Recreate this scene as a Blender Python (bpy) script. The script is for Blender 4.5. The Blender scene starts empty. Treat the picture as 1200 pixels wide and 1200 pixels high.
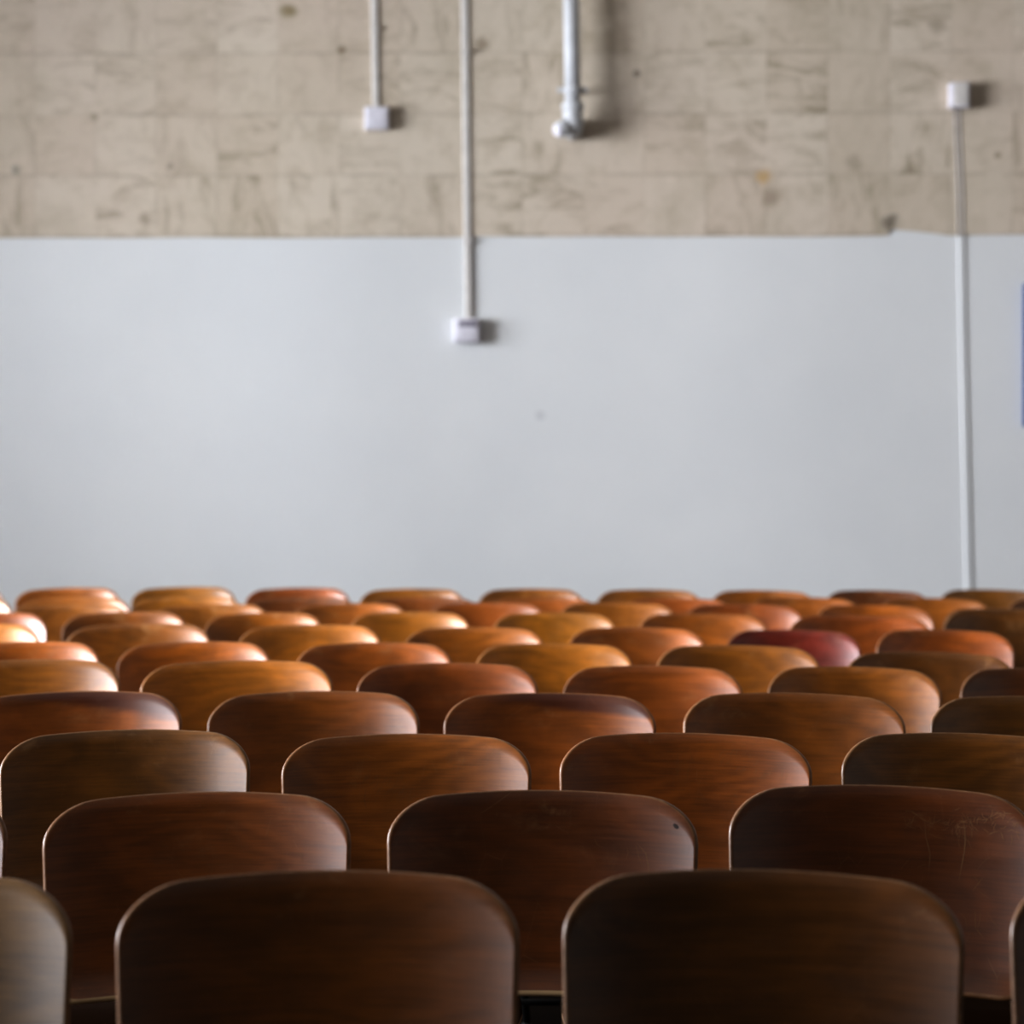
import bpy, bmesh, math, random
from mathutils import Vector, noise
random.seed(7)
C = bpy.context.scene
COL = C.collection
PI = math.pi
F = 3000.0; HY = 575.0; CAMZ = 1.29; YAW = math.radians(1.2)
WALL_Y = 12.9; ROOM_L = -7.2; ROOM_R = 8.0; ROOM_F = -4.0; ROOM_H = 4.3

# ------------------------------------------------------------------ helpers
def room(px, d):
    """photo column at camera depth d -> room x, y"""
    cx = (px - 600) * d / F
    c, s = math.cos(YAW), math.sin(YAW)
    return (cx * c - d * s, cx * s + d * c)
def on_wall(px, py, off=0.0):
    """photo pixel -> point on the plane y = WALL_Y - off"""
    t = (px - 600) / F
    c, s = math.cos(YAW), math.sin(YAW)
    d = (WALL_Y - off) / (t * s + c)
    x = d * (t * c - s)
    return Vector((x, WALL_Y - off, CAMZ + (HY - py) * d / F))

def link(name, bm, mats, parent=None, smooth=True):
    me = bpy.data.meshes.new(name)
    bmesh.ops.recalc_face_normals(bm, faces=bm.faces[:])
    bm.to_mesh(me); bm.free()
    for m in (mats if isinstance(mats, (list, tuple)) else [mats]):
        me.materials.append(m)
    if smooth:
        for p in me.polygons: p.use_smooth = True
    o = bpy.data.objects.new(name, me); COL.objects.link(o)
    if parent: o.parent = parent
    return o
def empty(name, loc, rz=0):
    o = bpy.data.objects.new(name, None); COL.objects.link(o)
    o.location = loc; o.rotation_euler = (0, 0, rz); o.empty_display_size = .1
    return o
def tag(o, label, cat, group=None):
    o['label'] = label; o['category'] = cat
    if group: o['group'] = group
    return o
def struct(o):
    o['kind'] = 'structure'; return o
def box(bm, c, s, bev=0.0, seg=2):
    r = bmesh.ops.create_cube(bm, size=1)
    for v in r['verts']:
        v.co = Vector((v.co.x * s[0] + c[0], v.co.y * s[1] + c[1], v.co.z * s[2] + c[2]))
    if bev > 0:
        vs = set(r['verts'])
        es = [e for e in bm.edges if e.verts[0] in vs and e.verts[1] in vs]
        bmesh.ops.bevel(bm, geom=es, offset=bev, segments=seg, affect='EDGES', profile=.6)
def tube(bm, pts, r, n=12, cap=True, flat=1.0):
    """round tube along a polyline; r a number or one per point"""
    pts = [Vector(p) for p in pts]
    rs = r if isinstance(r, (list, tuple)) else [r] * len(pts)
    rings = []; up = None
    for i, p in enumerate(pts):
        a = pts[max(0, i - 1)]; b = pts[min(len(pts) - 1, i + 1)]
        t = (b - a).normalized()
        if up is None:
            up = Vector((0, 1, 0)) if abs(t.y) < .9 else Vector((1, 0, 0))
        x = up - t * up.dot(t); x.normalize(); y = t.cross(x); up = x
        rings.append([bm.verts.new(p + (x * math.cos(2 * PI * k / n) * flat + y * math.sin(2 * PI * k / n)) * rs[i]) for k in range(n)])
    for i in range(len(rings) - 1):
        for k in range(n):
            bm.faces.new((rings[i][k], rings[i][(k + 1) % n], rings[i + 1][(k + 1) % n], rings[i + 1][k]))
    if cap:
        bm.faces.new(rings[0][::-1]); bm.faces.new(rings[-1])

# ------------------------------------------------------------------ node helpers
class NT:
    def __init__(s, name):
        s.m = bpy.data.materials.new(name); s.m.use_nodes = True
        s.t = s.m.node_tree; s.n = s.t.nodes; s.l = s.t.links
        s.b = s.n['Principled BSDF']
    def new(s, typ, **kw):
        n = s.n.new(typ)
        for k, v in kw.items():
            if k.startswith('i_'): n.inputs[k[2:].replace('_', ' ')].default_value = v
            else: setattr(n, k, v)
        return n
    def con(s, a, b): s.l.new(a, b)
    def val(s, sock, x):
        if hasattr(x, 'links'): s.l.new(x, sock)
        else: sock.default_value = x
    def math(s, op, a, b=0.0, c=None, clamp=False):
        n = s.n.new('ShaderNodeMath'); n.operation = op; n.use_clamp = clamp
        s.val(n.inputs[0], a); s.val(n.inputs[1], b)
        if c is not None: s.val(n.inputs[2], c)
        return n.outputs[0]
    def mix(s, f, a, b, mode='MIX'):
        n = s.n.new('ShaderNodeMix'); n.data_type = 'RGBA'; n.blend_type = mode; n.clamp_factor = True
        s.val(n.inputs[0], f); s.val(n.inputs[6], a); s.val(n.inputs[7], b)
        return n.outputs[2]
    def noise(s, vec, scale, detail=3, rough=.5, dist=0.0):
        n = s.n.new('ShaderNodeTexNoise'); n.inputs['Scale'].default_value = scale
        n.inputs['Detail'].default_value = detail; n.inputs['Roughness'].default_value = rough
        n.inputs['Distortion'].default_value = dist
        s.l.new(vec, n.inputs['Vector']); return n.outputs['Fac']
    def scalev(s, vec, sc, off=None):
        n = s.n.new('ShaderNodeVectorMath'); n.operation = 'MULTIPLY'
        s.l.new(vec, n.inputs[0]); n.inputs[1].default_value = sc
        o = n.outputs[0]
        if off is not None:
            a = s.n.new('ShaderNodeVectorMath'); a.operation = 'ADD'
            s.l.new(o, a.inputs[0]); s.val(a.inputs[1], off); o = a.outputs[0]
        return o
    def ramp(s, f, stops):
        n = s.n.new('ShaderNodeValToRGB'); e = n.color_ramp.elements
        while len(e) < len(stops): e.new(.5)
        for q, (p, c) in zip(e, stops):
            q.position = p; q.color = c if len(c) == 4 else (*c, 1)
        s.val(n.inputs[0], f); return n.outputs[0]
    def rng(s, f, a, b, lo=0.0, hi=1.0):
        n = s.n.new('ShaderNodeMapRange'); n.inputs[1].default_value = a; n.inputs[2].default_value = b
        n.inputs[3].default_value = lo; n.inputs[4].default_value = hi; n.interpolation_type = 'SMOOTHSTEP'
        s.val(n.inputs[0], f); return n.outputs[0]
    def bump(s, h, strength, dist=.01):
        n = s.n.new('ShaderNodeBump'); n.inputs['Strength'].default_value = strength; n.inputs['Distance'].default_value = dist
        s.l.new(h, n.inputs['Height']); s.l.new(n.outputs[0], s.b.inputs['Normal'])
    def set(s, **kw):
        for k, v in kw.items():
            s.val(s.b.inputs[k.replace('_', ' ')], v)
        return s.m

def plain(name, col, rough=.5, metal=0.0, spec=.5):
    t = NT(name)
    tc = t.new('ShaderNodeTexCoord').outputs['Object']
    n = t.noise(tc, 14, 4, .6)
    c = t.mix(t.rng(n, .3, .7), (*[x * .88 for x in col], 1), (*col, 1))
    return t.set(Base_Color=c, Roughness=rough, Metallic=metal, Specular_IOR_Level=spec)

# veneer: each chair's own stain, dimmed towards the front rows, comes from its object colour, its own figure from the object's random number
def veneer():
    t = NT('stained_veneer')
    tc = t.new('ShaderNodeTexCoord').outputs['Object']
    oi = t.new('ShaderNodeObjectInfo')
    rv = t.new('ShaderNodeCombineXYZ')
    t.con(t.math('MULTIPLY', oi.outputs['Random'], 37.0), rv.inputs[0])
    t.con(t.math('MULTIPLY', oi.outputs['Random'], 91.0), rv.inputs[2])
    t.con(t.math('MULTIPLY', oi.outputs['Random'], 13.0), rv.inputs[1])
    off = rv.outputs[0]
    # cathedral figure running sideways
    base = t.noise(t.scalev(tc, (2.2, 1.0, 7.5), off), 1.0, 2, .45)
    sep = t.new('ShaderNodeSeparateXYZ'); t.con(tc, sep.inputs[0])
    ph = t.math('ADD', t.math('MULTIPLY', base, 62.0), t.math('MULTIPLY', sep.outputs[2], 60.0))
    rings = t.math('MULTIPLY', t.math('ADD', t.math('SINE', ph), 1.0), .5)
    fine = t.noise(t.scalev(tc, (9, 4, 260), off), 1.0, 4, .65)
    pores = t.noise(t.scalev(tc, (26, 6, 620), off), 1.0, 2, .6)
    blot = t.noise(t.scalev(tc, (5, 4, 8), off), 1.0, 4, .6, .6)
    wear = t.noise(t.scalev(tc, (11, 8, 15), off), 1.0, 5, .7, .4)
    g = t.math('ADD', t.math('MULTIPLY', rings, .16), t.math('MULTIPLY', fine, .84))
    lum = t.rng(g, .25, .75, .72, 1.16)
    lum = t.math('MULTIPLY', lum, t.rng(blot, .28, .72, .72, 1.18))
    lum = t.math('MULTIPLY', lum, t.rng(pores, .30, .46, .82, 1.0))
    cmb = t.new('ShaderNodeCombineColor')
    for i in range(3): t.con(lum, cmb.inputs[i])
    c = t.mix(1.0, oi.outputs['Color'], cmb.outputs[0], 'MULTIPLY')
    # rubbed lighter patches where backs have worn the varnish
    up = t.rng(sep.outputs[2], .70, .86)
    wf = t.math('MULTIPLY', t.rng(wear, .56, .74, 0, .34), up)
    c = t.mix(wf, c, (.50, .29, .12, 1))
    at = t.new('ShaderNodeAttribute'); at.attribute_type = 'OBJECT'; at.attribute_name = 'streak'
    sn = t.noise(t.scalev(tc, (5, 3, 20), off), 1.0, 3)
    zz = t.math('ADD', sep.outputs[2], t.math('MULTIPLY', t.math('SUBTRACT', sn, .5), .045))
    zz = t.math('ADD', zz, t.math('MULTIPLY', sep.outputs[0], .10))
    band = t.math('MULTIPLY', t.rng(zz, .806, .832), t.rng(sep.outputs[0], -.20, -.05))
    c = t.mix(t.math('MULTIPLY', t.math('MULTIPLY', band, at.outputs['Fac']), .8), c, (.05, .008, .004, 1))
    # fine random scratches
    v1 = t.new('ShaderNodeTexVoronoi'); v1.feature = 'DISTANCE_TO_EDGE'; v1.inputs['Scale'].default_value = 1
    t.con(t.scalev(tc, (26, 9, 10), off), v1.inputs['Vector'])
    sm = t.math('MULTIPLY', t.rng(v1.outputs['Distance'], 0, .006, 1, 0), t.rng(t.noise(t.scalev(tc, (14, 9, 12), off), 1.0, 3), .56, .66))
    c = t.mix(t.math('MULTIPLY', sm, .22), c, (.55, .33, .16, 1))
    rough = t.math('ADD', t.rng(wear, .3, .7, .30, .44), t.math('MULTIPLY', t.rng(fine, .3, .7), .08))
    h = t.math('ADD', fine, t.math('MULTIPLY', blot, .8))
    t.bump(fine, .06, .002)
    return t.set(Base_Color=c, Roughness=rough, Specular_IOR_Level=.30, Coat_Weight=1.0, Coat_Roughness=.28)
def ply_edge():
    t = NT('plywood_edge')
    tc = t.new('ShaderNodeTexCoord').outputs['Object']
    oi = t.new('ShaderNodeObjectInfo')
    n = t.noise(tc, 60, 3)
    c = t.mix(t.rng(n, .3, .7), (.17, .09, .04, 1), (.28, .16, .08, 1))
    c = t.mix(.35, c, oi.outputs['Color'])
    return t.set(Base_Color=c, Roughness=.35, Specular_IOR_Level=.55)
M_VEN = veneer(); M_EDGE = ply_edge()
M_SCR = plain('bare_scratch', (.27, .13, .045), .6)
M_SEAT = plain('dark_worn_seat_stain', (.012, .005, .002), .95, 0, .01)  # near-black colour stands in for the deep shadow lying over the seats
M_LITEDGE = plain('lower_edge_painted_light', (.62, .44, .24), .6)  # pale colour paints in the light caught by the backs' lower edge
M_CHIP = plain('dark_chip', (.02, .008, .004), .8)
M_STEEL = plain('black_enamelled_steel', (.005, .0045, .004), .8, .0, .12)
M_RUB = plain('black_rubber', (.015, .015, .015), .8)
M_SCREW = plain('dull_screw_steel', (.30, .28, .25), .4, 1.0)
M_WHITE = plain('white_painted_metal', (.70, .67, .64), .5)
M_PIPE = plain('white_pipe_paint', (.64, .65, .67), .6)
M_BOXP = plain('white_box_plastic', (.76, .74, .80), .35)
M_SLOT = plain('grey_slot', (.27, .25, .30), .5)
M_GREYC = plain('grey_cable', (.62, .60, .60), .5)
M_BEIGEC = plain('beige_painted_cable', (.50, .46, .41), .5)
M_BLUE = plain('blue_painted_frame', (.045, .085, .24), .5)
M_CORK = plain('pale_board', (.45, .42, .36), .8)

def wall_white():
    t = NT('white_wall_paint')
    tc = t.new('ShaderNodeTexCoord').outputs['Object']
    n = t.noise(tc, 1.1, 4, .55); n2 = t.noise(tc, 26, 3, .6)
    c = t.mix(t.rng(n, .3, .7), (.70, .71, .715, 1), (.735, .742, .742, 1))
    # faint scuffs
    p = on_wall(633, 487)
    d = t.new('ShaderNodeVectorMath'); d.operation = 'DISTANCE'; t.con(tc, d.inputs[0]); d.inputs[1].default_value = p
    c = t.mix(t.rng(d.outputs['Value'], .012, .035, .35, 0), c, (.42, .42, .44, 1))
    t.bump(n2, .12, .004)
    return t.set(Base_Color=c, Roughness=.62)
def wall_tile():
    t = NT('mottled_tile_cladding')
    tc = t.new('ShaderNodeTexCoord').outputs['Object']
    s = t.new('ShaderNodeSeparateXYZ'); t.con(tc, s.inputs[0])
    T = 71.5 * WALL_Y / F
    x0 = on_wall(42, 277).x; z0 = on_wall(600, 277).z
    ux = t.math('DIVIDE', t.math('SUBTRACT', s.outputs[0], x0), T)
    uz = t.math('DIVIDE', t.math('SUBTRACT', s.outputs[2], z0), T)
    ix = t.math('FLOOR', ux); iz = t.math('FLOOR', uz)
    cell = t.new('ShaderNodeCombineXYZ'); t.con(ix, cell.inputs[0]); t.con(iz, cell.inputs[2])
    wn = t.new('ShaderNodeTexWhiteNoise'); wn.noise_dimensions = '3D'; t.con(cell.outputs[0], wn.inputs['Vector'])
    sc = t.new('ShaderNodeSeparateColor'); t.con(wn.outputs['Color'], sc.inputs[0])
    r1, r2, r3 = sc.outputs
    co = t.scalev(cell.outputs[0], (5.3, 5.3, 7.7))
    def sv(sx, sz):
        a = t.new('ShaderNodeVectorMath'); a.operation = 'MULTIPLY'; t.con(tc, a.inputs[0]); a.inputs[1].default_value = (sx, 1, sz)
        b = t.new('ShaderNodeVectorMath'); b.operation = 'ADD'; t.con(a.outputs[0], b.inputs[0]); t.con(co, b.inputs[1])
        return b.outputs[0]
    hs = t.noise(sv(3.6, 10), 1.0, 5, .62, .9)          # streaks lying down
    vs = t.noise(sv(10, 3.6), 1.0, 5, .62, .9)          # streaks standing up
    sel = t.math('GREATER_THAN', r1, .5)
    st = t.math('ADD', t.math('MULTIPLY', hs, sel), t.math('MULTIPLY', vs, t.math('SUBTRACT', 1.0, sel)))
    amp = t.rng(r2, .1, .9, .25, 1.0)
    dark = t.math('MULTIPLY', t.rng(st, .46, .74), amp)
    c = t.mix(t.rng(r3, 0, 1), (.585, .51, .42, 1), (.635, .565, .475, 1))
    c = t.mix(t.math('MULTIPLY', dark, .80), c, (.30, .25, .175, 1))
    # big soft clouds, pinker here, greener there
    cl = t.noise(tc, .75, 3, .5)
    c = t.mix(t.math('MULTIPLY', t.rng(cl, .4, .65), .35), c, (.63, .53, .455, 1))
    cl2 = t.noise(tc, 2.3, 4, .6)
    c = t.mix(t.math('MULTIPLY', t.rng(cl2, .50, .72), .35), c, (.44, .39, .30, 1))
    gr = t.noise(sv(7, 8), 1.0, 5, .7, .5)
    c = t.mix(t.rng(gr, .46, .74, 0, .38), c, (.37, .31, .225, 1))
    # joints, broken up
    fx = t.math('ABSOLUTE', t.math('SUBTRACT', t.math('FRACT', t.math('ADD', ux, .5)), .5))
    fz = t.math('ABSOLUTE', t.math('SUBTRACT', t.math('FRACT', t.math('ADD', uz, .5)), .5))
    jn = t.noise(tc, 4.5, 3, .6)
    jx = t.math('MULTIPLY', t.rng(fx, .006, .050, 1, 0), t.rng(jn, .46, .62, 0.05, .5))
    jz = t.math('MULTIPLY', t.rng(fz, .006, .055, 1, 0), t.rng(jn, .40, .60, .15, .75))
    j = t.math('MAXIMUM', jx, jz)
    c = t.mix(t.math('MULTIPLY', j, .42), c, (.30, .25, .19, 1))
    # stains and nail marks seen on the cladding
    for px, py, r, col, k in ((745, 87, .022, (.18, .14, .10, 1), .8), (895, 207, .045, (.50, .30, .08, 1), .6),
                              (904, 232, .06, (.27, .20, .14, 1), .5), (1169, 182, .020, (.24, .18, .11, 1), .7),
                              (400, 60, .028, (.20, .15, .09, 1), .7), (564, 54, .045, (.22, .16, .10, 1), .6),
                              (340, 14, .045, (.22, .17, .07, 1), .7), (110, 138, .03, (.25, .2, .13, 1), .6),
                              (18, 200, .028, (.22, .2, .17, 1), .6), (200, 195, .02, (.25, .2, .16, 1), .6),
                              (1043, 262, .05, (.15, .13, .10, 1), .8), (715, 10, .09, (.22, .16, .09, 1), .3),
                              (722, 50, .10, (.22, .16, .09, 1), .3), (170, 258, .04, (.27, .21, .15, 1), .5),
                              (1097, 30, .05, (.25, .2, .14, 1), .5), (1000, 190, .05, (.28, .23, .17, 1), .4)):
        d = t.new('ShaderNodeVectorMath'); d.operation = 'DISTANCE'
        wob = t.scalev(tc, (1, 1, 1))
        t.con(wob, d.inputs[0]); d.inputs[1].default_value = on_wall(px, py, .008)
        dd = t.math('ADD', d.outputs['Value'], t.math('MULTIPLY', t.math('SUBTRACT', t.noise(tc, 22, 3), .5), r * 1.4))
        c = t.mix(t.rng(dd, r * .25, r * 1.25, k, 0), c, col)
    t.bump(t.math('SUBTRACT', t.noise(tc, 30, 4, .6), t.math('MULTIPLY', j, 1.2)), .25, .006)
    return t.set(Base_Color=c, Roughness=.85, Specular_IOR_Level=.2)
def floor_mat():
    t = NT('dark_worn_floorboards')
    tc = t.new('ShaderNodeTexCoord').outputs['Object']
    b = t.new('ShaderNodeTexBrick'); b.inputs['Scale'].default_value = 1
    b.inputs['Brick Width'].default_value = 2.0; b.inputs['Row Height'].default_value = .09; b.inputs['Mortar Size'].default_value = .002
    b.inputs['Color1'].default_value = (.008, .005, .003, 1); b.inputs['Color2'].default_value = (.005, .003, .002, 1); b.inputs['Mortar'].default_value = (.003, .002, .001, 1)
    t.con(tc, b.inputs['Vector'])
    n = t.noise(t.scalev(tc, (2, 40, 1)), 1.0, 4)
    c = t.mix(t.math('MULTIPLY', n, .4), b.outputs['Color'], (.004, .0025, .0015, 1))
    return t.set(Base_Color=c, Roughness=.9, Specular_IOR_Level=.02)
M_WALL = wall_white(); M_TILE = wall_tile(); M_FLOOR = floor_mat()
M_SIDE = plain('side_wall_paint', (.40, .37, .33), .8); M_CEIL = plain('ceiling_paint', (.55, .52, .47), .9)
M_REAR = plain('dark_rear_wall', (.10, .08, .065), .8)
M_FRAME = plain('white_window_paint', (.6, .6, .6), .5)
def pane_mat():
    t = NT('window_glass')
    tr = t.new('ShaderNodeBsdfTransparent'); gl = t.new('ShaderNodeBsdfGlossy'); gl.inputs['Roughness'].default_value = .03
    lw = t.new('ShaderNodeFresnel'); lw.inputs[0].default_value = 1.45
    mx = t.new('ShaderNodeMixShader'); t.con(lw.outputs[0], mx.inputs[0]); t.con(tr.outputs[0], mx.inputs[1]); t.con(gl.outputs[0], mx.inputs[2])
    t.con(mx.outputs[0], t.n['Material Output'].inputs[0]); return t.m
M_PANE = pane_mat()

# ------------------------------------------------------------------ the room
def slab(name, c, s, m):
    bm = bmesh.new(); box(bm, c, s)
    return struct(link(name, bm, m, smooth=False))
W = ROOM_R - ROOM_L; Lh = WALL_Y - ROOM_F; cx = (ROOM_R + ROOM_L) / 2; cy = (WALL_Y + ROOM_F) / 2
slab('floor', (cx, cy, -.05), (W + .4, Lh + .4, .1), M_FLOOR)
slab('ceiling', (cx, cy, ROOM_H + .05), (W + .4, Lh + .4, .1), M_CEIL)
slab('wall_back', (cx, WALL_Y + .1, ROOM_H / 2), (W, .2, ROOM_H), M_WALL)
slab('wall_right', (ROOM_R + .1, cy, ROOM_H / 2), (.2, Lh, ROOM_H), M_SIDE)
slab('wall_front', (cx, ROOM_F - .1, ROOM_H / 2), (W, .2, ROOM_H), M_REAR)
# cladding stands 7 mm proud, with the uneven lower edge the paint was cut against
prof = [(-1200, 279.5), (0, 279), (60, 278.5), (130, 279), (230, 278), (330, 279), (430, 278), (530, 278), (560, 277), (640, 277.5),
        (700, 277), (780, 277.5), (860, 277), (930, 277.5), (1000, 277), (1030, 276.5), (1039, 276), (1044, 270), (1050, 269.5), (1070, 271),
        (1090, 273), (1112, 276), (1150, 275.5), (1200, 275), (2600, 273)]
bm = bmesh.new(); fr = []; bk = []
for px, py in prof:
    p = on_wall(px, py, .007)
    x = min(max(p.x, ROOM_L), ROOM_R)
    fr.append((bm.verts.new((x, WALL_Y - .007, p.z)), bm.verts.new((x, WALL_Y - .007, ROOM_H))))
    bk.append((bm.verts.new((x, WALL_Y, p.z)), bm.verts.new((x, WALL_Y, ROOM_H))))
for i in range(len(prof) - 1):
    a, b = fr[i], fr[i + 1]; c, d = bk[i], bk[i + 1]
    bm.faces.new((a[0], b[0], b[1], a[1])); bm.faces.new((c[0], c[1], d[1], d[0])); bm.faces.new((a[0], c[0], d[0], b[0]))
struct(link('wall_upper', bm, M_TILE, smooth=False))
# baseboard
slab('baseboard_back', (cx, WALL_Y - .01, .07), (W, .02, .14), M_SIDE)

# left wall with four tall windows
WZ0, WZ1 = 1.0, 3.75
wins = [(-1.1, .7), (1.0, 2.8), (3.1, 4.9), (5.2, 7.0), (7.3, 9.1), (9.4, 11.2)]
bm = bmesh.new()
def seg(y0, y1, z0, z1): box(bm, (ROOM_L - .1, (y0 + y1) / 2, (z0 + z1) / 2), (.2, y1 - y0, z1 - z0))
ys = [ROOM_F] + [v for w in wins for v in w] + [WALL_Y]
for i in range(0, len(ys), 2): seg(ys[i], ys[i + 1], 0, ROOM_H)
for a, b in wins: seg(a, b, 0, WZ0); seg(a, b, WZ1, ROOM_H)
struct(link('wall_left', bm, M_SIDE, smooth=False))
WPOW = [190, 220, 650, 900, 870, 410]
for i, (a, b) in enumerate(wins):
    w = struct(empty('window_%d' % (i + 1), (ROOM_L - .08, (a + b) / 2, WZ0)))
    bm = bmesh.new(); ww = b - a; hh = WZ1 - WZ0
    for y in (-ww / 2 + .03, ww / 2 - .03): box(bm, (0, y, hh / 2), (.07, .06, hh - .002))
    for z in (.03, hh - .03): box(bm, (0, 0, z), (.07, ww - .12, .06))
    box(bm, (0, 0, hh / 2), (.04, .035, hh - .12)); box(bm, (0, 0, hh * .62), (.045, ww - .12, .05))
    link('window_frame', bm, M_FRAME, w, False)
    bm = bmesh.new(); box(bm, (-.02, 0, hh / 2), (.006, ww - .06, hh - .06)); link('pane', bm, M_PANE, w, False)
    bm = bmesh.new(); box(bm, (.12, 0, .0), (.12, ww + .1, .03), .006); link('window_sill', bm, M_FRAME, w, False)
    L = bpy.data.lights.new('daylight_%d' % i, 'AREA'); L.shape = 'RECTANGLE'; L.size = hh - .1; L.size_y = ww - .1
    L.energy = WPOW[i]; L.color = (.93, .945, 1.0) if i < 4 else (.89, .93, 1.0)
    lo = bpy.data.objects.new('daylight_%d' % i, L); COL.objects.link(lo)
    lo.location = (ROOM_L - .25, (a + b) / 2, (WZ0 + WZ1) / 2); lo.rotation_euler = (0, -PI / 2, 0)   # shines +x

# ------------------------------------------------------------------ conduits, pipe and boxes on the back wall
def conduit(px0, px1, y_top, y_bot, w, bx, label, slot=False, zface=None):
    """trunking from y_top down to y_bot ending in a box; bx = (left, right, top, bottom) in the photo"""
    top = on_wall(px0, y_top); bot = on_wall(px1, y_bot)
    cxw = on_wall((bx[0] + bx[1]) / 2, (bx[2] + bx[3]) / 2)
    root = empty('electrical_conduit', (cxw.x, WALL_Y, cxw.z)); o = Vector(root.location)
    tag(root, label, 'conduit', 'surface conduits on the back wall')
    bm = bmesh.new()
    D = .013
    for (p, q) in ((top, bot),):
        vs = []
        prof2 = [(-w / 2, 0), (-w / 2, -D + .006), (-w / 2 + .006, -D), (w / 2 - .006, -D), (w / 2, -D + .006), (w / 2, 0)]
        for e in (p, q):
            off = -.007 if e.z > 2.57 else 0
            vs.append([bm.verts.new((e.x - o.x + a, b - .0005 - .007, e.z - o.z)) for a, b in prof2])
        n = len(prof2)
        for k in range(n):
            bm.faces.new((vs[0][k], vs[0][(k + 1) % n], vs[1][(k + 1) % n], vs[1][k]))
        bm.faces.new(vs[0]); bm.faces.new(vs[1][::-1])
    link('trunking', bm, M_WHITE, root, False)
    s = WALL_Y / F
    bw, bh = (bx[1] - bx[0]) * s, (bx[3] - bx[2]) * s
    bm = bmesh.new(); box(bm, (0, -.0325, 0), (bw, .055, bh), .008, 3)
    jb = link('junction_box', bm, M_BOXP, root)
    bm = bmesh.new(); box(bm, (0, -.063, 0), (bw * .9, .010, bh * .9), .004, 2)
    link('cover_plate', bm, M_BOXP, jb)
    bm = bmesh.new()
    if slot:
        box(bm, (.008, -.070, bh * .27), (bw * .70, .006, bh * .24), .002)
        link('switch_slot', bm, M_SLOT, jb)
    else:
        bm.free()
        for sx in (-.3, .3):
            bm = bmesh.new(); tube(bm, [(bw * sx, -.067, 0), (bw * sx, -.071, 0)], .004, 8); link('screw', bm, M_WHITE, jb)
    # pipe saddles
    ztop = top.z - o.z
    z = .45
    while z < ztop - .1:
        f = (z + o.z - bot.z) / (top.z - bot.z)
        x = bot.x + (top.x - bot.x) * f - o.x
        bm = bmesh.new(); box(bm, (x, -.021, z), (w + .004, .026, .022), .002); z += .95
        link('saddle_clip', bm, M_WHITE, root, False)
    return root
conduit(438, 441, -60, 128, .036, (428, 457, 127, 154), 'short white conduit ending in a small box high on the tiled wall')
conduit(544, 549, -60, 376, .038, (532, 563, 374, 402), 'long white conduit running down to a switch box on the white wall', slot=True)

# right-hand run: box at the top, two thin cables, then painted trunking
c0 = on_wall(1121.5, 114.5)
root = tag(empty('cable_run', (c0.x, WALL_Y, c0.z)), 'white box with thin cables hanging down the wall into pale trunking, beside the blue-framed board', 'cable run', None)
o = Vector(root.location); s = WALL_Y / F
bm = bmesh.new(); box(bm, (0, -.045, 0), (24 * s, .075, 29 * s), .008, 3); jb = link('junction_box', bm, M_BOXP, root)
bm = bmesh.new(); box(bm, (.004, -.0855, 0), (17 * s, .008, 25 * s), .003); link('cover_plate', bm, M_WHITE, jb)
def path(lst, off): return [on_wall(a, b, off) - o for a, b in lst]
for dx, mt, r in ((-2.6, M_GREYC, .003), (3.0, M_GREYC, .003)):
    bm = bmesh.new()
    tube(bm, [on_wall(1120.5 + dx + (b - 129) * .036 + math.sin(b * .05 + dx) * .35, b, .0105) - o for b in range(127, 282, 8)], r, 8)
    link('cable', bm, mt, root)
bm = bmesh.new()
w = .034; D = .008; prev = None
for a, b in ((1125.5, 276), (1128, 400), (1131, 520), (1134, 640), (1137.5, 780), (1143, 870)):
    p = on_wall(a, b) - o
    ring = [bm.verts.new((p.x + q, -r - .0005, p.z)) for q, r in ((-w / 2, 0), (-w / 2 + .003, D), (w / 2 - .003, D), (w / 2, 0))]
    if prev:
        for k in range(4): bm.faces.new((prev[k], prev[(k + 1) % 4], ring[(k + 1) % 4], ring[k]))
    else: bm.faces.new(ring)
    prev = ring
bm.faces.new(prev[::-1]); link('trunking', bm, M_WALL, root, False)

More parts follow.
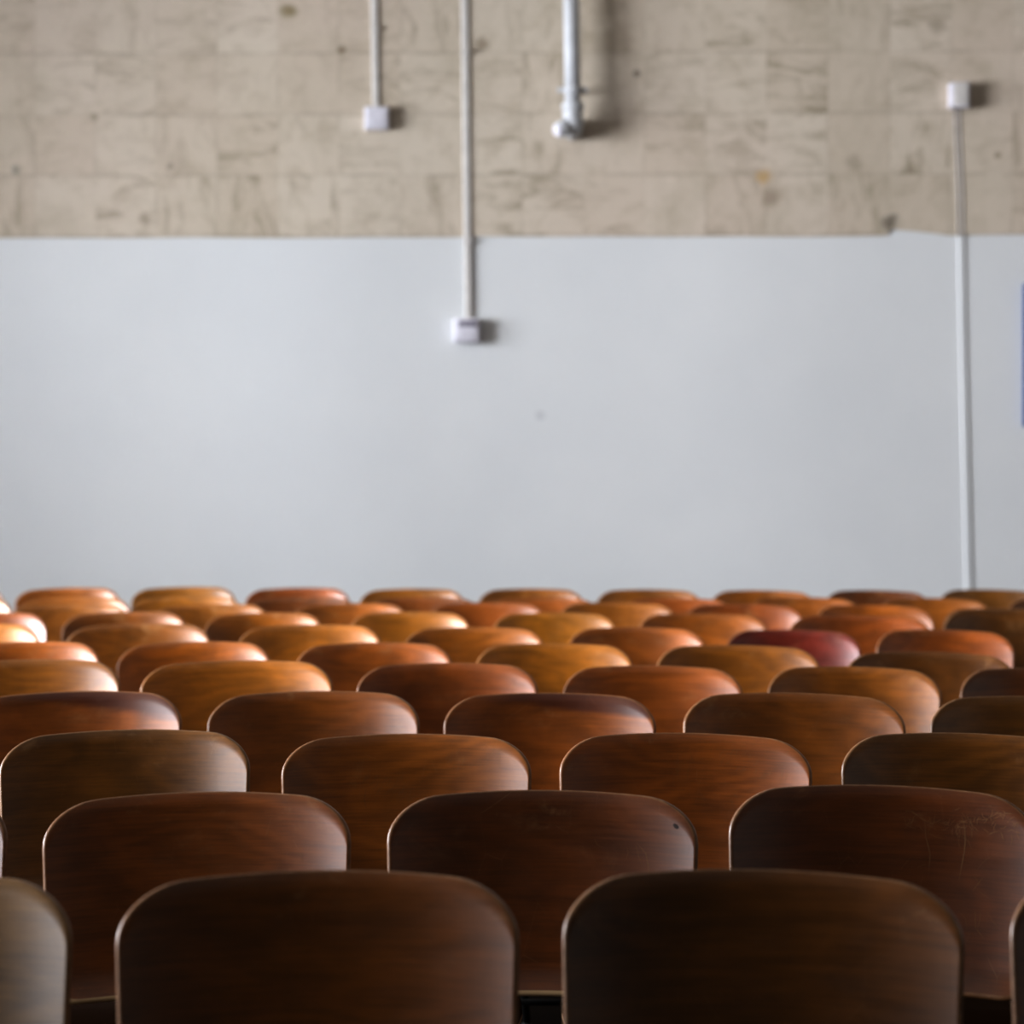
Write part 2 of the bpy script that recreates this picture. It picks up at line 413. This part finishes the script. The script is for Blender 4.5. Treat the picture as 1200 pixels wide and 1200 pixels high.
# big pipe with clamp, elbow and end plug
def pipe():
    OFF = .15
    a = on_wall(668.5, -60, OFF); b = on_wall(671, 134, OFF)
    root = tag(empty('heating_pipe', (b.x, WALL_Y, b.z)), 'thick white pipe ending in a capped elbow on the tiled wall', 'pipe')
    o = Vector(root.location); a -= o; b -= o
    R = .040
    bm = bmesh.new(); tube(bm, [a, b], R, 24); link('pipe_run', bm, M_PIPE, root)
    # elbow: from the run down and in to the wall
    bm = bmesh.new(); pts = [b + Vector((0, 0, .03)), b]
    for k in range(1, 9):
        t = k / 8 * PI / 2
        pts.append(b + Vector((0, (1 - math.cos(t)) * .065, -math.sin(t) * .065)))
    pts.append(Vector((b.x, -.008, b.z - .065)))
    tube(bm, pts, R * 1.25, 24)
    r_ = bmesh.ops.create_uvsphere(bm, u_segments=24, v_segments=16, radius=R * 1.42)
    for v in r_['verts']: v.co += b + Vector((0, .004, -.045))
    el = link('elbow', bm, M_PIPE, root)
    bm = bmesh.new(); tube(bm, [b + Vector((0, 0, .022)), b + Vector((0, 0, .028)), b + Vector((0, 0, .05)), b + Vector((0, 0, .056))], [R * 1.2, R * 1.38, R * 1.38, R * 1.2], 24); link('collar', bm, M_PIPE, root)
    # side branch with plug facing left and forward
    bm = bmesh.new(); p0 = b + Vector((-.005, .01, -.05)); dr = Vector((-.66, -.60, -.40)).normalized()
    tube(bm, [p0, p0 + dr * .05, p0 + dr * .052, p0 + dr * .092], [.036, .036, .041, .041], 20)
    br = link('branch', bm, M_PIPE, root)
    bm = bmesh.new(); tube(bm, [p0 + dr * .092, p0 + dr * .108, p0 + dr * .112], [.031, .030, .024], 16); link('end_plug', bm, M_BOXP, br)
    # bracket
    bm = bmesh.new(); q = on_wall(671, 106, OFF) - o
    tube(bm, [q + Vector((0, 0, -.012)), q + Vector((0, 0, .012))], R * 1.16, 24)
    for sx in (-1, 1): box(bm, (q.x + sx * (R + .020), q.y, q.z), (.034, .014, .024), .003)
    box(bm, (q.x, (q.y + R) / 2 - .004, q.z), (.014, abs(q.y) - R - .004, .014))
    link('clamp', bm, M_PIPE, root)
    return root
pipe()

# blue-framed board whose left edge shows at the right side
tl = on_wall(1198.3, 333)
root = tag(empty('notice_board', (tl.x, WALL_Y, 1.95)), 'blue-framed board on the white wall, cut off by the right edge', 'board')
bw, bz0, bz1 = 1.5, on_wall(1198, 500).z, tl.z; hh = bz1 - bz0; zb = bz0 - 1.95
bm = bmesh.new(); box(bm, (bw / 2, -.0125, zb + hh / 2), (bw - .06, .02, hh - .06)); link('panel', bm, M_CORK, root, False)
bm = bmesh.new()
for x in (.02, bw - .02): box(bm, (x, -.019, zb + hh / 2), (.04, .036, hh), .003)
for z in (.02, hh - .02): box(bm, (bw / 2, -.019, zb + z), (bw - .08, .036, .04), .003)
link('frame', bm, M_BLUE, root, False)

# ------------------------------------------------------------------ the chair
HW = .2315; BH = .300; TOPZ = .85; TH = .0095; BZ = TOPZ - BH
def topdrop(u):
    u = abs(u); d = .010 * u * u
    t = max(0, (u - .66) / .34)
    return d + .062 * (1 - max(0, 1 - t * t) ** .5)
def botrise(u):
    t = max(0, (abs(u) - .80) / .20)
    return .032 * (1 - max(0, 1 - t * t) ** .5)
def surf(u, z):
    """centre sheet of the back; u -1..1, z 0..BH"""
    v = z / BH
    x = HW * u * (1 - .05 * (1 - v) ** 1.4)
    y = -.066 * abs(u) ** 2.0 + math.tan(math.radians(9)) * (z - BH)
    if z < .03: y -= .024 * ((.03 - z) / .03) ** 2
    return Vector((x, y, BZ + z))
def nrm(u, z):
    e = .004
    a = surf(min(1, u + e), z) - surf(max(-1, u - e), z); b = surf(u, min(BH, z + e)) - surf(u, max(0, z - e))
    return a.cross(b).normalized()          # towards -y (the sitter's side)
NX, NZ = 40, 14
def back_mesh(scratches=(), lit_edge=True):
    bm = bmesh.new(); g = {}
    us = [math.sin((i / NX * 2 - 1) * PI / 2 * .985) / math.sin(PI / 2 * .985) for i in range(NX + 1)]
    def col(u, inset, side):
        zt = BH - topdrop(u) - inset; zb = botrise(u) + inset
        return [surf(u * (1 - inset / HW), zb + (zt - zb) * j / NZ) + nrm(u, zb + (zt - zb) * j / NZ) * side for j in range(NZ + 1)]
    lay = {}
    for s, key in ((TH / 2, 'f'), (-TH / 2, 'b')):
        lay[key] = [[bm.verts.new(p) for p in col(u, .0022, s)] for u in us]
    for key in 'fb':
        G = lay[key]
        for i in range(NX):
            for j in range(NZ):
                bm.faces.new((G[i][j], G[i + 1][j], G[i + 1][j + 1], G[i][j + 1]))
    def loop(G):
        L = [G[i][0] for i in range(NX + 1)] + [G[NX][j] for j in range(1, NZ + 1)] + [G[i][NZ] for i in range(NX - 1, -1, -1)] + [G[0][j] for j in range(NZ - 1, 0, -1)]
        return L
    lf, lb = loop(lay['f']), loop(lay['b'])
    mids = []
    for s in (.30, -.30):
        M = [[surf(u, 0) for _ in ()] for u in us]
        G = []
        for u in us:
            zt = BH - topdrop(u); zb = botrise(u)
            G.append([surf(u, zb + (zt - zb) * j / NZ) + nrm(u, zb + (zt - zb) * j / NZ) * TH * s for j in range(NZ + 1)])
        mids.append([bm.verts.new(p) for p in loop(G)])
    seq = [lf, mids[0], mids[1], lb]
    n = len(lf)
    for a, b in zip(seq, seq[1:]):
        for k in range(n):
            f = bm.faces.new((a[k], a[(k + 1) % n], b[(k + 1) % n], b[k])); f.material_index = 4 if lit_edge and 3 < k < NX - 4 else 1
    # scratches: hair-thin raised slivers of bare wood lying on the veneer
    for pts, wd in scratches:
        P = []
        for i in range(len(pts) - 1):
            for k in range(5):
                f = k / 5; P.append((pts[i][0] + (pts[i + 1][0] - pts[i][0]) * f, pts[i][1] + (pts[i + 1][1] - pts[i][1]) * f))
        P.append(pts[-1]); prev = None
        for i, (u, dz) in enumerate(P):
            a = P[max(0, i - 1)]; b = P[min(len(P) - 1, i + 1)]
            tx, tz = (b[0] - a[0]) * HW, -(b[1] - a[1]); L = math.hypot(tx, tz) or 1
            w2 = wd * .5 * (.3 + .7 * math.sin(PI * (i + .4) / len(P)))
            nx_, nz_ = -tz / L * w2, tx / L * w2
            c = []
            for sg in (1, -1):
                uu = u + sg * nx_ / HW; zz = BH - dz + sg * nz_
                c.append(bm.verts.new(surf(uu, zz) + nrm(uu, zz) * (TH / 2 + .00035)))
            if prev:
                f = bm.faces.new((prev[0], prev[1], c[1], c[0])); f.material_index = 3 if wd > .003 else 2
            prev = c
    return bm
def seat_mesh():
    bm = bmesh.new(); nx, ny = 14, 18; L = []
    for s in (0, -TH):
        G = []
        for i in range(nx + 1):
            u = i / nx * 2 - 1; row = []
            for j in range(ny + 1):
                v = j / ny                                   # 0 front .. 1 rear
                w_ = .215 * (1 - .08 * v) * (1 - .10 * max(0, (.12 - v) / .12) ** 2 - .08 * max(0, (v - .9) / .1) ** 2)
                x = u * w_; y = -.47 + .40 * v
                z = .418 - .016 * (1 - u * u) * math.sin(PI * v) - .035 * max(0, (.25 - v) / .25) ** 2 + .006 * max(0, (v - .72) / .28) ** 2
                row.append(bm.verts.new((x, y, z + s)))
            G.append(row)
        L.append(G)
    for G in L:
        for i in range(nx):
            for j in range(ny): bm.faces.new((G[i][j], G[i + 1][j], G[i + 1][j + 1], G[i][j + 1]))
    def loop(G): return [G[i][0] for i in range(nx + 1)] + [G[nx][j] for j in range(1, ny + 1)] + [G[i][ny] for i in range(nx - 1, -1, -1)] + [G[0][j] for j in range(ny - 1, 0, -1)]
    a, b = loop(L[0]), loop(L[1]); n = len(a)
    for k in range(n):
        f = bm.faces.new((a[k], a[(k + 1) % n], b[(k + 1) % n], b[k])); f.material_index = 1
    return bm
def build_chair():
    r = empty('lecture_chair', (0, 0, 0))
    back = link('backrest', back_mesh(), [M_VEN, M_EDGE, M_SCR, M_CHIP, M_LITEDGE], r)
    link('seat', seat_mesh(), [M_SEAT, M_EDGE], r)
    # steel uprights bolted to the rear of the back
    for s in (-1, 1):
        x = s * .080; bm = bmesh.new()
        def yb(z): return surf(x / HW, z - BZ).y + TH / 2 + .009
        tube(bm, [(x, -.075, .392), (x, -.062, .45), (x, yb(BZ + .01) , BZ + .01), (x, yb(BZ + .07), BZ + .07), (x, yb(BZ + .13), BZ + .13)], .0085, 10)
        link('back_support', bm, M_STEEL, r)
    bm = bmesh.new()
    for s in (-1, 1): tube(bm, [(s * .170, -.40, .366), (s * .170, -.075, .388)], .010, 10)
    for y, z in ((-.385, .367), (-.12, .385)): tube(bm, [(-.170, y, z), (.170, y, z)], .009, 10)
    link('seat_frame', bm, M_STEEL, r)
    for s in (-1, 1):
        for (y0, z0, y1) in ((-.395, .366, -.43), (-.085, .390, .02)):
            bm = bmesh.new(); tube(bm, [(s * .172, y0, z0), (s * .185, y0 + (y1 - y0) * .55, .18), (s * .200, y1, .012)], [.011, .0105, .010], 10)
            lg = link('leg', bm, M_STEEL, r)
            bm = bmesh.new(); tube(bm, [(s * .200, y1, .0), (s * .200, y1, .018)], [.014, .012], 10); link('rubber_foot', bm, M_RUB, lg)
    bm = bmesh.new(); tube(bm, [(-.186, -.025, .17), (.186, -.025, .17)], .007, 8); link('stretcher', bm, M_STEEL, r)
    return r
proto = build_chair()
def copy_tree(o, parent=None):
    c = o.copy(); COL.objects.link(c); c.parent = parent
    for ch in list(o.children): copy_tree(ch, c)
    return c

# stains
S = dict(O=(.46, .140, .010), Y=(.50, .185, .013), R=(.39, .104, .010), D=(.21, .060, .007), M=(.26, .032, .013), K=(.22, .080, .008),
         B=(.30, .090, .008), G=(.32, .16, .035), A=(.38, .128, .010))
WORD = dict(O='orange-brown', Y='golden ochre', R='reddish-brown', D='dark brown', M='maroon-stained', K='olive-brown', B='mid-brown', G='greyish worn', A='amber-brown')
# left edge, right edge, top in the photo, stain
ROWS = [
 [(-388, 80, 1024, 'G'), (137, 606, 1020, 'B'), (661, 1128, 1019, 'K'), (1188, 1655, 1020, 'D')],
 [(-353, 5, 926, 'D'), (51, 409, 928, 'B'), (455, 816, 926, 'D'), (856, 1214, 920, 'D')],
 [(0, 291, 855, 'K'), (331, 621, 860, 'A'), (657, 950, 859, 'R'), (988, 1281, 859, 'K')],
 [(-37, 211, 810, 'R'), (244, 490, 810, 'B'), (521, 767, 812, 'R'), (802, 1060, 812, 'B'), (1092, 1345, 816, 'K')],
 [(-80, 139, 773, 'A'), (165, 389, 774, 'Y'), (419, 629, 777, 'R'), (661, 869, 780, 'R'), (901, 1102, 781, 'A'), (1127, 1330, 783, 'D')],
 [(-65, 116, 752, 'O'), (138, 316, 752, 'O'), (347, 529, 753, 'R'), (558, 741, 754, 'Y'), (770, 961, 756, 'A'), (992, 1189, 764, 'K')],
 [(-122, 45, 731, 'Y'), (77, 246, 731, 'A'), (279, 446, 732, 'Y'), (474, 637, 735, 'O'), (667, 826, 735, 'O'), (852, 1008, 738, 'M'), (1028, 1188, 738, 'R')],
 [(-97, 54, 718, 'R'), (73, 218, 717, 'A'), (240, 377, 718, 'O'), (410, 550, 717, 'Y'), (578, 722, 718, 'Y'), (748, 900, 719, 'O'), (925, 1092, 721, 'R'), (1107, 1270, 714, 'K')],
 [(8, 151, 708, 'A'), (178, 314, 708, 'Y'), (342, 477, 707, 'O'), (503, 638, 706, 'R'), (655, 792, 706, 'A'), (803, 941, 708, 'R'), (957, 1094, 709, 'O'), (1107, 1244, 713, 'B')],
 [(-118, 12, 700, 'Y'), (20, 151, 700, 'O'), (153, 283, 699, 'Y'), (288, 418, 700, 'D'), (430, 560, 700, 'B'), (571, 702, 701, 'R'), (728, 858, 701, 'R'), (878, 1008, 700, 'O'), (1031, 1161, 701, 'A'), (1181, 1311, 702, 'D')],
 [(-117, 4, 690, 'O'), (18, 139, 689, 'O'), (154, 275, 688, 'Y'), (288, 409, 689, 'R'), (422, 543, 690, 'A'), (562, 683, 690, 'A'), (700, 821, 691, 'A'), (834, 955, 692, 'O'), (968, 1089, 692, 'D'), (1102, 1223, 691, 'K')],
]
PITCH = [523, 403, 328, 278, 240, 210.7, 188, 170, 155.5, 143.5, 134]
ORD = ['first', 'second', 'third', 'fourth', 'fifth', 'sixth', 'seventh', 'eighth', 'ninth', 'tenth']
ROWN = ['front row', 'second row', 'third row', 'fourth row', 'fifth row', 'sixth row', 'seventh row', 'eighth row', 'ninth row', 'second-last row, tenth from the front', 'last row against the white wall']
# (row, index) -> extra words, from the look
EXTRA = {(0, 0): 'pale sheen', (0, 1): '', (0, 3): 'only its rim showing', (1, 3): 'long pale scratches',
         (1, 2): 'a chipped corner', (2, 0): 'bright glare at right corner', (2, 1): 'fine crossed scratches',
         (3, 0): 'dark streak along the top', (3, 2): 'dark band along the top', (6, 6): 'tall rounded right corner'}
# scratches: (u, drop below top) polylines, width
def scr(lst, w=.0009): return [(p, w) for p in lst]
rs = random.Random(3)
def hatch(u0, u1, d0, d1, n, ln, ang=None, w=.0006):
    out = []
    for _ in range(n):
        u, d = rs.uniform(u0, u1), rs.uniform(d0, d1); a = rs.uniform(0, PI) if ang is None else rs.gauss(ang, .25)
        l = ln * rs.uniform(.4, 1.1); bend = rs.uniform(-.2, .2) * l
        p = [(u, d), (u + (math.cos(a) * l / 2 - math.sin(a) * bend) / HW, d + math.sin(a) * l / 2 + math.cos(a) * bend), (u + math.cos(a) * l / HW, d + math.sin(a) * l)]
        if all(abs(q[0]) < .95 and .012 + topdrop(q[0]) < q[1] < BH - .03 for q in p): out.append((p, w))
    return out
SCR = {
 (1, 3): scr([[(.54, .040), (.56, .060), (.565, .078), (.56, .095), (.545, .115), (.53, .135)]], .0013) + scr([[(.30, .05), (.31, .075), (.34, .10), (.335, .125)], [(.64, .18), (.645, .205)], [(.65, .205), (.70, .218)], [(.62, .15), (.68, .13)]], .0009)
         + hatch(.50, .9, .028, .062, 46, .016, None, .0008) + hatch(.15, .6, .035, .06, 40, .020, None, .0005) + hatch(.1, .9, .05, .22, 14, .03, None, .0005),
 (1, 2): scr([[(.62, .075), (.68, .09), (.70, .11), (.70, .13)]], .0009) + [([(.855, .044), (.885, .050)], .006)] + hatch(.2, .8, .06, .2, 12, .03, 1.4, .0005),
 (2, 1): hatch(-.35, .1, .07, .13, 16, .035, 2.1, .0007) + hatch(.3, .8, .02, .06, 22, .018, 2.0, .0006) + scr([[(-.34, .10), (-.36, .12), (-.34, .14)]], .0009),
 (2, 2): hatch(-.1, .1, .03, .08, 4, .05, 1.5, .0006) + hatch(.3, .85, .02, .07, 24, .018, 2.2, .0006) + hatch(0, .4, .1, .2, 10, .02),
 (2, 0): hatch(.0, .8, .02, .09, 26, .016, None, .0006),
 (3, 3): hatch(.2, .8, .02, .06, 14, .02, None, .0007) + scr([[(.02, .05), (.03, .08)]], .0009),
 (1, 1): hatch(-.1, .7, .04, .12, 12, .02, 1.5, .0005),
 (4, 4): hatch(.0, .6, .03, .1, 8, .03, .2, .0006),
}
first = True
for ri, row in enumerate(ROWS):
    wrow = PITCH[ri] * .8904
    for ci, (l, r, top, st) in enumerate(row):
        wpx = r - l; w_eff = wrow * .68 + wpx * .32
        d = F * 2 * HW / w_eff
        sx = wpx / w_eff
        x, y = room((l + r) / 2, d)
        zt = CAMZ - (top - HY) * d / F
        if first: o = proto; first = False
        else: o = copy_tree(proto)
        f = max(-1, min(1, ((l + r) / 2 - 600) / 380)); ry = math.radians(1.1) * f
        h = rs.uniform(-1, 1)
        rz = math.radians(h * (1.2 if ri > 2 else .4) - 2.4 * f)
        # settle place and width so that the two ends of the back stand where they were measured
        x -= TOPZ * math.sin(ry)
        for _ in range(4):
            E = []
            for u in (-1, 1):
                p = surf(u, BH * .55); p = Vector((p.x * sx, p.y, p.z * zt / TOPZ))
                px_, pz_ = p.x * math.cos(ry) + p.z * math.sin(ry), p.z * math.cos(ry) - p.x * math.sin(ry)
                wx = x + px_ * math.cos(rz) - p.y * math.sin(rz); wy = y + px_ * math.sin(rz) + p.y * math.cos(rz)
                dd = -wx * math.sin(YAW) + wy * math.cos(YAW); cc = wx * math.cos(YAW) + wy * math.sin(YAW)
                E.append(600 + F * cc / dd)
            sx *= (r - l) / (E[1] - E[0]); x += ((l + r) / 2 - (E[0] + E[1]) / 2) * d / F
        o.location = (x, y, 0); o.scale = (sx, 1, zt / TOPZ)
        o.rotation_euler = (0, ry, rz)
        k = rs.uniform(.90, 1.10) * (.66, .76, .84, .88, .88)[min(ri, 4)]; c = S[st]  # front rows' colour cut down to paint in the weaker light there
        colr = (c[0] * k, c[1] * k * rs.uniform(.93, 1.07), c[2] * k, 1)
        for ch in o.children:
            ch.color = colr if not ch.name.startswith('seat') else (colr[0] * .12, colr[1] * .12, colr[2] * .12, 1)  # seat edges darkened as well, shade put into their colour
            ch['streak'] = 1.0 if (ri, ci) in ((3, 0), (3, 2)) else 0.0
            if ch.name.startswith('backrest') and (ri, ci) in SCR:
                bm = back_mesh(SCR[(ri, ci)], (ri, ci) != (1, 3)); old = ch.data
                tmp = link('tmp', bm, [M_VEN, M_EDGE, M_SCR, M_CHIP, M_LITEDGE]); ch.data = tmp.data; bpy.data.objects.remove(tmp); ch.data.name = 'backrest_scratched'
        pos = 'leftmost' if ci == 0 else 'rightmost' if ci == len(row) - 1 else ORD[ci] + ' from left'
        ex = EXTRA.get((ri, ci), '')
        rown = ROWN[ri]
        if ri == 9: rown = 'tenth row'
        if ri == 10: rown = 'last row'
        lab = '%s plywood chair%s, %s in the %s' % (WORD[st], (' with ' + ex) if ex else '', pos, rown)
        if ex.startswith('only') : lab = '%s plywood chair, only its rim showing, %s in the %s' % (WORD[st], pos, rown)
        tag(o, lab, 'chair', 'plywood chairs in rows')

# ------------------------------------------------------------------ camera, world, colour
cam = bpy.data.cameras.new('camera'); co = bpy.data.objects.new('camera', cam); COL.objects.link(co)
co.location = (0, 0, CAMZ); co.rotation_euler = (PI / 2 - math.atan((600 - HY) / F), 0, YAW)
cam.sensor_width = 36; cam.lens = F / 1200 * 36; cam.sensor_fit = 'HORIZONTAL'
cam.dof.use_dof = True; cam.dof.focus_distance = 4.35; cam.dof.aperture_fstop = 4.6
cam.clip_start = .05; cam.clip_end = 100
C.camera = co
w = bpy.data.worlds.new('world'); C.world = w; w.use_nodes = True
w.node_tree.nodes['Background'].inputs[0].default_value = (.55, .7, 1, 1); w.node_tree.nodes['Background'].inputs[1].default_value = .6
C.view_settings.view_transform = 'Standard'
C.view_settings.look = 'None'
C.view_settings.exposure = 0.0
C.view_settings.gamma = 0.8
